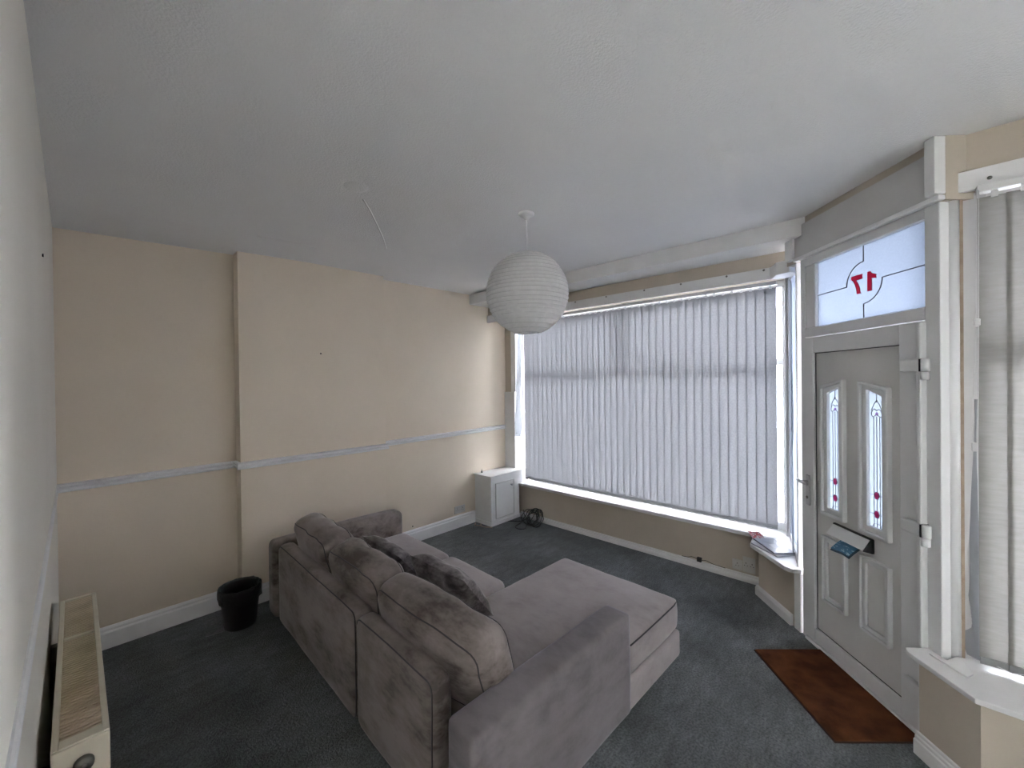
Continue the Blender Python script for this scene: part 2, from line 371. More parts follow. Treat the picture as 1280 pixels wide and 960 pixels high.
# window sills
struct('trim_4', B().prism([(3.685, 3.362), (3.685, .83), (3.455, .805), W(.715, .085)[:2], W(.672, .06)[:2], W(.662, .004)[:2], W(.70, -.05)[:2], (4.01, .55), (4.01, 3.362)], .383, .412, .004), WHITE, 'long white windowsill under the wide blind, wrapping to the door', 'windowsill')
struct('trim_5', B().prism([W(-.178, .118)[:2], (2.300, -.213), (2.300, YR), (2.74, YR), (2.74, -.26), W(-.235, .004)[:2], W(-.155, .004)[:2], W(-.15, .10)[:2]], .416, .438, .004), WHITE, 'white windowsill of the window right of the door', 'windowsill')
struct('trim_6', B().prism([W(-.20, .02)[:2], W(-.20, .045)[:2], (2.43, -.205), (2.47, -.225), (2.60, -.195), W(-.25, .02)[:2]], .438, .445, .002), WHITE, 'thin white packing strip on the sill right of the door', 'trim')
# fascia boards, frieze panel, pilasters
BAT1 = struct('trim_7', B().box(3.455, 3.48, .575, YA, 2.372, 2.455, .003).prism([(3.40, .47), (3.30, .52), (3.33, .60), (3.455, .66), (3.48, .575)], 2.365, 2.452, .003), WHITE, 'painted white batten screwed above the wide blind', 'batten')
BAT2 = struct('trim_8', B().box(2.572, 2.597, YR, -.170, 2.428, 2.512, .003), WHITE, 'painted white batten above the blind right of the door', 'batten')
def dstruct(name, b, mat, label, cat):
    o = struct(name, b, mat, label, cat); o.location = D0; o.rotation_euler = (0, 0, DROT); return o
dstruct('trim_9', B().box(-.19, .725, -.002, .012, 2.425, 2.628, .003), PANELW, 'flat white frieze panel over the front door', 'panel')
dstruct('trim_10', B().box(-.235, .69, -.002, .030, 2.402, 2.424, .004), WHITE, 'thin white moulding between frieze panel and door frame', 'moulding')
dstruct('trim_11', B().box(-.236, -.190, -.002, .045, 2.428, 2.672, .003), WHITE, 'white upright block right of the frieze panel', 'pilaster')
dstruct('trim_12', B().box(.70, .775, -.01, .028, 2.425, 2.558, .003), WHITE, 'small white block where beam meets frieze panel', 'pilaster')
dstruct('trim_13', B().box(.662, .722, -.02, .018, 0, .383, .004), WHITE, 'short white post left of the door frame below the sill', 'post')
# right window column: rounded post, sealant line
b = B(); b.lathe([(.031, .438), (.031, 2.428)], 24, (2.603, -.172, 0), cap=True)
struct('trim_14', b, UPVC, 'rounded white full-height post right of the door frame', 'post')
struct('trim_15', B().box(2.598, 2.64, -.213, -.203, .438, 2.428), SEAL, 'brown sealant strip beside the rounded post', 'sealant')
struct('trim_16', B().box(3.745, 3.80, 3.468, YA, .57, 1.52, .003).box(3.768, 3.80, 3.468, 3.555, 1.52, 2.372, .003), WHITE, 'white boxing at the left end of the wide window', 'boxing')

# ------------------------------------------------------------------ windows
def pane(b, *a): return b.box(*a)
win = thing('window_1', 'wide white framed shop window behind the vertical blind', 'window', (3.965, 2.0, .412), kind='structure')
b = B()
y0, y1, H1 = .62-2.0, 3.47-2.0, 2.45-.412
b.box(-.035, .035, y0, y1, 0, .06, .004); b.box(-.035, .035, y0, y1, H1-.06, H1, .004)
b.box(-.035, .035, y0, y0+.05, .06, H1-.06, .004); b.box(-.035, .035, y1-.05, y1, .06, H1-.06, .004)
part('frame', b, UPVC, win)
part('transom_bar', B().box(-.015, .035, y0+.05, y1-.05, 1.350, 1.400, .004), UPVC, win)
part('mullion', B().box(-.03, .03, .02, .08, 1.405, H1-.06, .004), UPVC, win)
part('pane', B().box(-.004, .004, y0+.05, y1-.05, .06, 1.345), GLASS, win)
part('pane', B().box(-.004, .004, y0+.05, .02, 1.405, H1-.06), GLASS, win)
part('pane', B().box(-.004, .004, .08, y1-.05, 1.405, H1-.06), GLASS, win)
part('jamb_board', B().box(-.170, -.035, y1-.002, y1+.075, 0, H1, .003), WHITE, win)
part('corner_post', B().box(-.165, .035, y0-.045, y0+.012, 0, H1, .006), UPVC, win)

side = thing('window_2', 'narrow white framed side light between corner post and door', 'window', (3.80, .590, .412), math.atan2(.452-.590, 3.235-3.80), kind='structure')
L = math.hypot(3.235-3.80, .452-.590)
b = B(); b.box(0, .05, -.02, .02, 0, H1, .003); b.box(L-.06, L, -.02, .02, 0, H1, .003); b.box(.05, L-.06, -.02, .02, 0, .05, .003); b.box(.05, L-.06, -.02, .02, H1-.05, H1, .003)
part('frame', b, UPVC, side); part('pane', B().box(.05, L-.06, -.003, .003, .05, H1-.05), FROST, side)

win = thing('window_3', 'white framed window at the right edge, partly blinded, its unseen open length added for light', 'window', (2.69, -1.70, .438), kind='structure')  # continued out of view behind the camera, added to brighten the room
b = B(); y0, y1, H3 = -1.45, 1.495, 2.428-.438
b.box(-.035, .035, y0, y1, 0, .06, .004); b.box(-.035, .035, y0, y1, H3-.06, H3, .004); b.box(-.035, .035, y0, y0+.06, .06, H3-.06, .004); b.box(-.075, .035, y1-.078, y1, .0, H3, .004)
part('frame', b, UPVC, win)
part('transom_bar', B().box(-.035, .035, y0+.06, y1-.078, 1.30, 1.38, .004), UPVC, win)
part('pane', B().box(-.004, .004, y0+.06, y1-.078, .06, 1.30), GLASS, win)
part('pane', B().box(-.004, .004, y0+.06, y1-.078, 1.38, H3-.06), GLASS, win)

# ------------------------------------------------------------------ front door (local x along the wall, y into the room)
door = thing('door_1', 'white panelled front door with two leaded lights, house number fanlight and letterbox', 'door', D0, DROT, kind='structure')
b = B()
b.box(-.217, -.150, -.06, .006, 0.0, 2.402, .004); b.box(.615, .655, -.06, .006, 0.0, 2.402, .004)
b.box(-.150, .615, -.06, .006, 2.352, 2.402, .004); b.box(-.150, .615, -.06, .006, 1.905, 1.962, .004); b.box(-.150, .615, -.06, .006, 0, .030, .003)
b.box(.535, .615, -.06, .000, 1.962, 2.352, .006)
part('frame', b, UPVC, door)
tr = part('fanlight_pane', B().box(-.150, .535, -.026, -.020, 1.962, 2.352), FROST, door, 'frosted glass fanlight pane')
b = B(); zc, tc_, ra = 2.155, .202, .112
b.tube([(.534, -.018, zc), (tc_+ra, -.018, zc)] , .0028, 6); b.tube([(-.149, -.018, zc), (tc_-ra, -.018, zc)], .0028, 6)
b.tube([(tc_, -.018, 2.351), (tc_, -.018, zc+ra)], .0028, 6); b.tube([(tc_, -.018, 1.963), (tc_, -.018, zc-ra)], .0028, 6)
b.tube([(tc_+ra*math.sin(a), -.018, zc+ra*math.cos(a)) for a in [i*PI/2/16 for i in range(17)]], .0028, 6)
b.tube([(tc_-ra*math.cos(a), -.018, zc-ra*math.sin(a)) for a in [i*PI/2/16 for i in range(17)]], .0028, 6)
part('lead_line', b, LEAD, tr)
n7 = [(.280, 2.203), (.209, 2.203), (.209, 2.177), (.250, 2.177), (.236, 2.158), (.226, 2.134), (.2185, 2.101), (.2435, 2.101), (.249, 2.132), (.258, 2.158), (.270, 2.177), (.280, 2.184)]
n1 = [(.177, 2.203), (.157, 2.203), (.149, 2.190), (.1245, 2.180), (.1245, 2.160), (.150, 2.166), (.150, 2.101), (.177, 2.101)]
for poly in (n7, n1):
    part('number_digit', B().xz(poly, -.0195, -.0165), REDG, tr, 'red house number digit')
    part('number_edge', B().tube([(x, -.0175, z) for x, z in poly], .0013, 5, closed=True), EDGEG, tr)
# sash
b = B()
b.box(-.147, -.035, -.055, .016, .035, 1.900, .005); b.box(.532, .612, -.055, .016, .035, 1.900, .005)
b.box(-.036, .533, -.055, .016, 1.803, 1.900, .005); b.box(-.036, .533, -.055, .016, .035, .112, .005)
sash = part('sash', b, UPVC, door)
part('hinge_cover_strip', B().box(-.158, -.138, .004, .036, .06, 1.895, .005), UPVC, door)
part('gasket', B().ring_xz([(-.037, .110), (.534, .110), (.534, 1.805), (-.037, 1.805)], [(-.031, .116), (.528, .116), (.528, 1.799), (-.031, 1.799)], .0, .0025), GASKET, door)
Lo = [(.478, .840), (.302, .833), (.302, 1.640), (.478, 1.605)]; Lo = [(.478, .838), (.302, .838), (.302, 1.640), (.478, 1.605)]
Ro = [(.204, .826), (.022, .826), (.022, 1.585), (.204, 1.617)]; Ro = [(.204, .832), (.024, .832), (.024, 1.598), (.204, 1.633)]
Lg = [(.428, .884), (.328, .884), (.328, 1.582), (.352, 1.578), (.412, 1.566), (.428, 1.555)]
def shrink(P, d):
    cx = sum(p[0] for p in P)/len(P); cz = sum(p[1] for p in P)/len(P)
    return [(p[0]-d*(1 if p[0] > cx else -1), p[1]-d*(1 if p[1] > cz else -1)) for p in P]
slab = B()
# slab with two openings: built of strips around the lights
for (x0, x1, z0, z1) in ((-.036, .034, .11, 1.805), (.468, .533, .11, 1.805), (.194, .312, .11, 1.805), (.033, .195, .11, .842), (.311, .469, .11, .848), (.033, .195, 1.585, 1.805), (.311, .469, 1.592, 1.805)):
    slab.box(x0, x1, -.045, -.004, z0, z1)
part('slab', slab, UPVC_SLAB, door)
for P in (Lo, Ro):
    i1 = shrink(P, .018); i2 = shrink(P, .030); g = shrink(P, .046)
    part('light_surround', B().ring_xz(P, i1, -.006, .022, .005), UPVC, door)
    part('light_bead', B().ring_xz(i1, g, -.012, .010, .005), UPVC, door)
    gl = part('pane', B().xz(shrink(P, .016), -.020, -.008), FROSTD, door, 'etched glass pane with leaded flower motif')
    c = sum(p[0] for p in g)/4; x0, x1 = min(p[0] for p in g), max(p[0] for p in g); z0, z1 = min(p[1] for p in g), max(p[1] for p in g)
    k = B(); yl = -.0065
    for dx in (-.018, 0, .018): k.tube([(c+dx, yl, z0), (c+dx, yl, z0+.57)], .0016, 5)
    k.tube([(c, yl, z0+.64), (c, yl, z1)], .0016, 5)
    for zz in (z0+.068, z0+.165): k.tube([(x0, yl, zz), (x1, yl, zz)], .0016, 5)
    k.tube([(c-.018, yl, z0+.02), (c-.028, yl, z0), ], .0016, 5); k.tube([(c-.018, yl, z0+.02), (c+.018, yl, z0+.02), (c+.028, yl, z0)], .0016, 5)
    zt = z0+.60
    for s in (-1, 1):
        k.tube([(c, yl, zt+.055), (c+s*.014, yl, zt+.035), (c+s*.028, yl, zt+.008), (c+s*.031, yl, zt-.022), (c+s*.024, yl, zt-.032), (c+s*.010, yl, zt-.026), (c, yl, zt-.018)], .0017, 5)
        k.tube([(c, yl, zt), (c+s*.012, yl, zt+.010), (c+s*.024, yl, zt+.002), (c+s*.031, yl, zt-.012)], .0017, 5)
    part('lead_line', k, LEAD, gl)
    for zz in (z0+.068, z0+.165):
        part('glass_diamond', B().xz([(c-.014, zz), (c-.007, zz-.017), (c+.007, zz-.017), (c+.014, zz), (c+.007, zz+.017), (c-.007, zz+.017)], -.0078, -.0040), PINKG, gl, 'pink glass hexagon')
        part('lead_ring', B().tube([(c+x, -.0050, zz+z) for x, z in ((-.015, 0), (-.0075, -.018), (.0075, -.018), (.015, 0), (.0075, .018), (-.0075, .018))], .0016, 5, closed=True), LEAD, gl)
    part('glass_jewel', B().lathe([(.009, 0), (.007, .003), (.0, .004)], 12, (c, -.0078, zt-.016), 'y'), LILACG, gl, 'purple round glass piece')
for P in ([(.478, .316), (.298, .316), (.298, .710), (.478, .710)], [(.206, .309), (.026, .309), (.026, .710), (.206, .710)]):
    part('panel_moulding', B().ring_xz(P, shrink(P, .013), -.006, .018, .005), UPVC, door)
    part('panel_moulding', B().ring_xz(shrink(P, .014), shrink(P, .036), -.006, .008, .005), UPVC, door)
# letterbox with flap, leaflet is its own thing
lb = part('letterbox', B().ring_xz([(.128, .735), (.393, .735), (.393, .812), (.128, .812)], [(.140, .747), (.381, .747), (.381, .802), (.140, .802)], -.006, .010, .004).box(.137, .384, -.03, -.012, .745, .805), BLACKP, door, 'black letterbox frame')
b = B(); b.add([(.140, .012, .804), (.386, .012, .804), (.386, .052, .752), (.140, .052, .752), (.140, .008, .804), (.386, .008, .804), (.386, .047, .750), (.140, .047, .750)],
      [(0,1,2,3), (7,6,5,4), (0,4,5,1), (3,2,6,7), (0,3,7,4), (1,5,6,2)])
bmesh.ops.recalc_face_normals(b.bm, faces=b.bm.faces)
part('flap', b, UPVC, lb, 'white letterbox flap held half open')
part('flap_side', B().add([(.130, .010, .806), (.130, .050, .748), (.130, .010, .738), (.138, .010, .806), (.138, .050, .748), (.138, .010, .738)], [(0,1,2), (5,4,3), (0,3,4,1), (1,4,5,2), (2,5,3,0)]), BLACKP, lb)
# handle
hd = part('handle_plate', B().box(.561, .595, .014, .026, .855, 1.045, .008, 3), CHROME, door, 'brushed steel handle plate')
part('lever', B().tube([(.578, .022, 1.004), (.578, .060, 1.004), (.572, .068, 1.004), (.545, .070, 1.003), (.515, .068, 1.001)], [.010, .010, .0105, .009, .008], 10).tube([(.578, .062, 1.004), (.606, .062, 1.006), (.630, .058, 1.008)], [.010, .009, .007], 10), CHROME, hd)
part('keyhole', B().lathe([(.009, 0), (.009, .004), (.0, .0045)], 14, (.578, .025, .905), 'y'), BRASSG, hd)
part('screw_cap', B().lathe([(.006, 0), (.004, .003), (.0, .0035)], 10, (.515, -.002, 1.015), 'y'), UPVC, door)
for zc_ in (1.685, .950, .215):
    hg = part('hinge', B().box(-.165, -.068, .014, .048, zc_-.012, zc_+.045, .008, 3), UPVC, door, 'white door hinge')
    part('knuckle', B().lathe([(.001, -.05), (.014, -.05), (.016, -.046), (.016, -.013), (.001, -.013)], 16, (-.178, .034, zc_)), UPVC, hg)
    part('knuckle_upper', B().lathe([(.001, -.011), (.016, -.011), (.016, .041), (.012, .045), (.001, .045)], 16, (-.181, .034, zc_)), UPVC, hg)
    part('hinge_gap', B().box(-.1690, -.1640, .010, .0485, zc_-.012, zc_+.044), GASKET, hg)
part('threshold_strip', B().box(-.150, .615, -.06, .022, 0, .022, .004), UPVC, door)

# leaflet hanging out of the letterbox
lf = thing('leaflet', 'blue folded leaflet sticking out of the letterbox', 'leaflet', (D0.x+DD.x*.26+DN.x*.04, D0.y+DD.y*.26+DN.y*.04, .74), DROT)
def leaf(z): return lambda u, v: (-.062+u*.124, -.035+v*.070, .006-v*.040+.004*math.sin(u*5)-v*v*.012+z)
part('sheet', B().grid(leaf(.002), 8, 8), BLUEPRINT, lf); part('backing_sheet', B().grid(lambda u, v: (-.070+u*.134, -.036+v*.074, .001-v*.044+.004*math.sin(u*5)-v*v*.012), 8, 8), NAVY, lf)

# ------------------------------------------------------------------ vertical blinds
def blind(name, label, X, ystart, n, pitch, zb, zt, mat, ang, group, ww):
    t = thing(name, label, 'blind', (X, ystart-pitch*(n-1)/2, zb))
    cy = ystart-pitch*(n-1)/2; Hh = zt-zb
    part('headrail', B().box(-.022, .022, -pitch*n/2-.012, pitch*n/2+.012, Hh+.018, Hh+.048, .004), WHITE, t, 'white aluminium headrail')
    me = B().grid(lambda u, v: (.0012*math.cos((u-.5)*PI), (u-.5)*ww, .028+v*(Hh-.028)), 6, 14).mesh('vane'); me.materials.append(mat)
    pk = B().box(-.0022, .0022, -ww/2+.002, ww/2-.002, .0, .030, .001).mesh('weight_pocket'); pk.materials.append(BLINDW)
    ck = B().box(-.003, .003, -.010, .010, Hh-.006, Hh+.020, .001).mesh('hanger'); ck.materials.append(UPVC)
    random.seed(len(name)+n)
    for i in range(n):
        y = pitch*(n-1)/2-i*pitch
        a = ang+random.uniform(-.012, .012)
        v = link('vane', me, t, (0, y, 0), (0, 0, a))
        link('weight_pocket', pk, v); link('hanger', ck, v)
    part('bottom_chain', B().tube([(-.012-.004*math.sin(i*1.7), pitch*(n-1)/2-i*pitch/2, .012-.008*(i % 2)) for i in range(2*n-1)], .0012, 5), UPVC, t)
    return t
bl = blind('vertical_blind', 'wide grey-white vertical blind closed across the front window', 3.80, 3.305, 38, .0697, .448, 2.372, BLIND, .15, 'vertical blinds', .0785)
b2 = blind('vertical_blind', 'grey-white vertical blind cut off at the right edge of the photo', 2.565, -.297, 11, .077, .455, 2.385, BLINDR, .10, 'vertical blinds', .095)  # vanes stop out of view, leaving the added window length open for light
# control cord of the right blind
cc = part('control_cord', B().tube([(-0.035, 0.437, 1.955), (-0.035, 0.439, 1.500), (-0.036, 0.443, 1.250), (-0.036, 0.452, 1.020), (-0.030, 0.448, 0.900), (-0.030, 0.436, 0.920), (-0.030, 0.433, 1.300), (-0.030, 0.431, 1.955)], .0016, 6), UPVC, b2, 'looped white control cord')
part('cord_tidy', B().box(-.042, -.026, 0.438, 0.454, .885, .92, .003), UPVC, cc); part('cord_bead', B().box(-.044, -.026, 0.428, 0.446, 1.40, 1.43, .004), UPVC, cc)
# loose plastic sheets
def filmsheet(name, label, pts, wdt, dirv, loc):
    t = thing(name, label, 'plastic sheet', loc, group='loose plastic sheets')
    def fn(u, v):
        k = v*(len(pts)-1); i = min(int(k), len(pts)-2); f = k-i
        z = pts[i][0]*(1-f)+pts[i+1][0]*f; w_ = pts[i][1]*(1-f)+pts[i+1][1]*f; sh = pts[i][2]*(1-f)+pts[i+1][2]*f
        q = sh+(u-.5)*w_
        return (dirv[0]*q+.006*math.sin(v*17+u*3), dirv[1]*q+.005*math.sin(v*11+u*5), z)
    part('film', B().grid(fn, 5, 40), FILM, t); return t
filmsheet('plastic_sheet', 'white plastic strip hanging beside the left end of the wide blind', [(1.25, .05, .02), (.7, .06, .0), (.25, .085, -.015), (.0, .09, -.02), (-.03, .07, -.02)], 0, (.35, -.94), (3.77, 3.415, 1.0))
filmsheet('plastic_sheet', 'crumpled translucent plastic film beside the blind right of the door', [(1.1, .012, 0), (.6, .02, .002), (.3, .04, .008), (.12, .055, .012), (.0, .065, .012)], 0, (.5, .87), (2.60, -.246, .452))
filmsheet('plastic_sheet', 'bunched plastic film hanging beside the corner post left of the door', [(1.9, .04, 0), (1.2, .05, .01), (.5, .06, .0), (.0, .03, .0)], 0, (.97, .22), (3.42, .528, .425))

# ------------------------------------------------------------------ sofa (local x depth, y length)
sofa = thing('corner_sofa', 'grey velvet L-shaped sofa with chaise and three loose back cushions', 'sofa', (.862, .985, 0), -math.radians(2.0))
def nz(p, s, a): return noise.noise(Vector(p)*s)*a
def softpart(name, c, h, r, mat, parent, puff=(0, 0, 0), rot=(0, 0, 0), wr=(6, .004), n=18, pipes=None, extra=None, sd=0):
    R = Matrix.Translation(c) @ (Matrix.Rotation(rot[2], 4, 'Z') @ Matrix.Rotation(rot[1], 4, 'Y') @ Matrix.Rotation(rot[0], 4, 'X'))
    def de(p):
        a = [max(-1, min(1, p[i]/h[i])) for i in range(3)]
        q = Vector(p); f = [1-x*x for x in a]
        q.x += puff[0]*f[1]*f[2]*(1 if a[0] > 0 else -1)*min(1, abs(a[0])*1.5)
        q.y += puff[1]*f[0]*f[2]*(1 if a[1] > 0 else -1)*min(1, abs(a[1])*1.5)
        q.z += puff[2]*f[0]*f[1]*(1 if a[2] > 0 else -1)*min(1, abs(a[2])*1.5)
        if extra: q = extra(q, a)
        k = Vector((q.x+sd*3.1, q.y+sd*1.7, q.z))
        q += Vector((nz(k, wr[0], wr[1]), nz(k+Vector((9, 0, 0)), wr[0], wr[1]), nz(k+Vector((0, 7, 0)), wr[0], wr[1])))
        return q
    o = part(name, B().soft(h, r, de, R, n), mat, parent)
    if pipes:
        ax, offs = pipes; k = r*(1-math.sqrt(.5)); oth = [i for i in range(3) if i != ax]
        for sg in offs:
            pts = []; A, C = h[oth[0]]-k, h[oth[1]]-k; rc = r*.75
            for (cx, cy, a0) in ((A-rc, C-rc, 0), (-A+rc, C-rc, PI/2), (-A+rc, -C+rc, PI), (A-rc, -C+rc, 1.5*PI)):
                for q in range(5):
                    a = a0+q*PI/8; p = [0, 0, 0]; p[oth[0]] = cx+rc*math.cos(a); p[oth[1]] = cy+rc*math.sin(a); p[ax] = sg*(h[ax]-k); pts.append(p)
            full = []
            for i in range(len(pts)):
                p0, p1 = Vector(pts[i]), Vector(pts[(i+1) % len(pts)]); m = max(1, int((p1-p0).length/.04))
                full += [p0.lerp(p1, j/m) for j in range(m)]
            part('piping', B().tube([R @ de(p) for p in full], .0034, 6, closed=True), PIPING, o)
    return o
# base
b = B(); b.box(.10, .93, .12, 2.16, .02, .20, .012, 3)
part('base', b, VELVET, sofa); part('chaise_base', B().box(.90, 1.570, .004, .865, .018, .175, .022, 4), VELVET_LIT, sofa)
def topslope(q, a): return q
softpart('back_panel', (.055, .578, .283), (.055, .322, .265), .042, VELVET, sofa, (.004, 0, .006), wr=(5, .003), n=16, sd=1, pipes=(0, (-1,)))
softpart('back_panel', (.055, 1.513, .286), (.055, .608, .268), .042, VELVET, sofa, (.004, 0, .006), wr=(5, .003), n=18, sd=2, pipes=(0, (-1,)))
softpart('arm', (.488, .072, .262), (.502, .072, .245), .022, VELVET_A, sofa, (.003, .004, .006), wr=(4, .0025), n=18, sd=3)
softpart('arm', (.485, 2.222, .285), (.500, .080, .265), .045, VELVET, sofa, (.003, .004, .006), wr=(4, .0025), n=18, sd=4)
# seats
softpart('seat_cushion', (.565, 1.160, .285), (.425, .292, .095), .055, VELVET_LIT, sofa, (.012, .0, .022), wr=(4, .004), sd=5)
softpart('seat_cushion', (.565, 1.798, .285), (.425, .338, .095), .055, VELVET_LIT, sofa, (.012, .0, .022), wr=(4, .004), sd=6)
# chaise cushion: T shape
def chaise():
    poly = [(.16, .150), (.985, .150), (.985, .010), (1.578, .010), (1.578, .862), (.16, .862)]
    t = B().prism(poly, .172, .352)
    me = t.mesh('tmp_chaise'); ob = bpy.data.objects.new('tmp_chaise', me); COL.objects.link(ob)
    md = ob.modifiers.new('r', 'REMESH'); md.mode = 'VOXEL'; md.voxel_size = .022
    sm = ob.modifiers.new('s', 'SMOOTH'); sm.iterations = 9; sm.factor = .55
    dg = bpy.context.evaluated_depsgraph_get(); nm = bpy.data.meshes.new_from_object(ob.evaluated_get(dg))
    bpy.data.objects.remove(ob)
    def dist(x, y):
        best = 9
        for i in range(6):
            x0, y0 = poly[i]; x1, y1 = poly[(i+1) % 6]; dx, dy = x1-x0, y1-y0
            k = max(0, min(1, ((x-x0)*dx+(y-y0)*dy)/(dx*dx+dy*dy))); best = min(best, math.hypot(x-x0-k*dx, y-y0-k*dy))
        return best
    for v in nm.vertices:
        d = dist(v.co.x, v.co.y); k = min(1, d/.30); k = k*(2-k)
        if v.co.z > .26: v.co.z += .030*k + nz(v.co, 3.5, .006)*k
        v.co += Vector((nz(v.co, 9, .004), nz(v.co+Vector((5, 0, 0)), 9, .004), nz(v.co+Vector((0, 5, 0)), 7, .003)))
    for p_ in nm.polygons: p_.use_smooth = True
    nm.name = 'chaise_cushion'
    return nm
ch = part('chaise_cushion', chaise(), VELVET_LIT, sofa)
part('piping', B().tube([(1.0, .012, .338), (1.10, .010, .338), (1.30, .010, .338), (1.50, .012, .338), (1.553, .022, .336), (1.571, .05, .336), (1.574, .3, .338), (1.574, .6, .338), (1.569, .81, .336), (1.54, .852, .336), (1.40, .860, .338), (1.1, .860, .338), (1.0, .860, .338)], .0038, 6), PIPING, ch)
# back cushions
tilt = math.radians(-11)
def sagend(q, a):
    k = max(0, -a[1]-.2)/.8
    q.z -= .035*k*k*(a[2]+1)/2; q.x += .025*k*k
    return q
softpart('back_cushion', (.205, .508, .535), (.098, .368, .160), .068, VELVET, sofa, (.022, .010, .034), (0, tilt, math.radians(1.5)), (7, .013), 26, (0, (-1, 1)), sagend, 7)
softpart('back_cushion', (.205, 1.188, .545), (.098, .300, .160), .068, VELVET, sofa, (.022, .008, .034), (0, tilt, 0), (7, .013), 24, (0, (-1, 1)), None, 8)
softpart('back_cushion', (.205, 1.812, .555), (.098, .312, .160), .068, VELVET, sofa, (.022, .008, .034), (0, tilt, math.radians(-1)), (7, .013), 24, (0, (-1, 1)), None, 9)

# throw pillows, leaning against the back cushions
def pillow(label, c, yaw, lean, sd):
    t = thing('throw_pillow', label, 'pillow', c, -math.radians(2)+yaw, 'dark throw pillows on the sofa')
    R = Matrix.Rotation(lean, 4, 'Y'); hy = .235; hz = .165
    def surf(sg):
        def fn(u, v):
            a, b_ = u*2-1, v*2-1
            e = (1-a**4)*(1-b_**4); pinch = 1-.07*(a*a*b_*b_)*0 - .05*(1-a*a)*(abs(b_)**3) - .05*(1-b_*b_)*(abs(a)**3)
            th = .068*math.sqrt(max(0, e))
            p = Vector((sg*th, a*hy*pinch, b_*hz*pinch+hz))
            p += Vector((nz((a*2+sd, b_*2, sg), 1.5, .016), nz((a*3, b_*3+sd, sg), 1.3, .007), nz((a*2.5, sd, b_*2), 1.4, .010)))*min(1, e*3+.25*0)
            return R @ p
        return fn
    part('pillow_cover', B().grid(surf(1), 26, 22).grid(surf(-1), 26, 22), VELVET_D, t)
pillow('crushed dark velvet throw pillow leaning on the middle back cushion', (1.475, 2.30, .402), .0, math.radians(-40), 1)
pillow('dark velvet throw pillow nearest the chaise, leaning on the back cushions', (1.505, 1.800, .405), .05, math.radians(-38), 5)

# ------------------------------------------------------------------ paper lantern
lamp = thing('pendant_lamp', 'white round paper lantern hanging from the ceiling', 'lamp', (1.891, 1.635, HC))
LZ = 2.185-HC; RL = .251
part('ceiling_rose', B().lathe([(.001, .01), (.048, .01), (.047, -.010), (.038, -.020), (.016, -.024), (.014, -.040), (.001, -.041)], 28), WHITE, lamp)
part('flex', B().tube([(0, 0, -.03), (.001, 0, -.12), (.0, .001, -.24), (.0, 0, LZ+.20)], .0035, 8), WHITE, lamp, 'thin white flex')
part('lamp_holder', B().lathe([(.001, .24), (.010, .235), (.020, .21), (.022, .15), (.019, .145), (.001, .145)], 18, (0, 0, LZ)), WHITE, lamp)
NR = 21; zt_, zb_ = .242, -.240
prof = []; hs = [zt_+(zb_-zt_)*i/NR for i in range(NR+1)]
for i in range(NR):
    for k in range(5):
        f = k/5; z = hs[i]+(hs[i+1]-hs[i])*f; r = math.sqrt(max(.004, RL*RL-z*z))
        prof.append((r-.0035*math.sin(f*PI), z))
prof.append((math.sqrt(max(.004, RL*RL-hs[-1]**2)), hs[-1]))
sh = B(); N = 72; rings = []
for (r, z) in prof:
    rings.append([sh.bm.verts.new(((r+nz((math.cos(2*PI*j/N)*2, math.sin(2*PI*j/N)*2, z*14), 1.8, .0035)-(.003 if j % 12 == 0 else 0))*math.cos(2*PI*j/N), (r+nz((math.cos(2*PI*j/N)*2, math.sin(2*PI*j/N)*2, z*14), 1.8, .0035)-(.003 if j % 12 == 0 else 0))*math.sin(2*PI*j/N), LZ+z)) for j in range(N)])
for i in range(len(rings)-1):
    for j in range(N):
        f = sh.bm.faces.new((rings[i][j], rings[i][(j+1) % N], rings[i+1][(j+1) % N], rings[i+1][j])); f.smooth = True
shade = part('lamp_shade', sh, PAPER, lamp, 'ribbed white paper globe')
for i, z in enumerate(hs):
    r = math.sqrt(max(.004, RL*RL-z*z))+.0006
    part('rib', B().tube([(r*math.cos(a), r*math.sin(a), LZ+z+.003*math.sin(a+i)) for a in [2*PI*j/48 for j in range(48)]], .0009, 4, closed=True), WIRE, shade)
part('wire_frame', B().tube([(-.06, 0, LZ+.243), (-.02, 0, LZ+.235), (.02, 0, LZ+.235), (.06, 0, LZ+.243)], .0015, 6).tube([(0, -.06, LZ+.243), (0, .06, LZ+.243)], .0015, 6), WIRE, lamp)

# ------------------------------------------------------------------ radiator
rad = thing('radiator', 'cream double panel radiator with yellowed top grille on the left wall', 'radiator', (0, 2.105, .10))
yl, yh, zt2 = -.54, .54, .62
for x0, x1 in ((.036, .052), (-.052, -.036)):
    part('panel', B().box(x0, x1, yl+.01, yh-.01, 0, zt2-.02, .005), CREAM, rad)
part('convector_fins', B().box(-.035, .035, yl+.03, yh-.03, .04, zt2-.05), RADDARK, rad)
for s in (-1, 1):
    part('end_panel', B().box(-.054, .054, s*.54-.006 if s > 0 else -.546, .546 if s > 0 else -.534, .0, zt2-.002, .004), CREAM, rad)
b = B(); b.box(-.054, -.040, yl, yh, zt2-.022, zt2+.002, .003); b.box(.040, .054, yl, yh, zt2-.022, zt2+.002, .003)
b.box(-.040, .040, yl, yl+.035, zt2-.012, zt2+.002, .002); b.box(-.040, .040, yh-.02, yh, zt2-.012, zt2+.002, .002); b.box(-.040, .040, .13, .142, zt2-.012, zt2+.001, .002)
part('top_rim', b, CREAM, rad)
b = B(); k = 0; y = yl+.042
while y < yh-.024:
    if not (.122 < y < .15): b.box(-.041, .041, y-.0038, y+.0038, zt2-.010, zt2-.001)
    y += .0148
g = part('top_grille', b, GRILLE, rad, 'slatted yellowed grille')
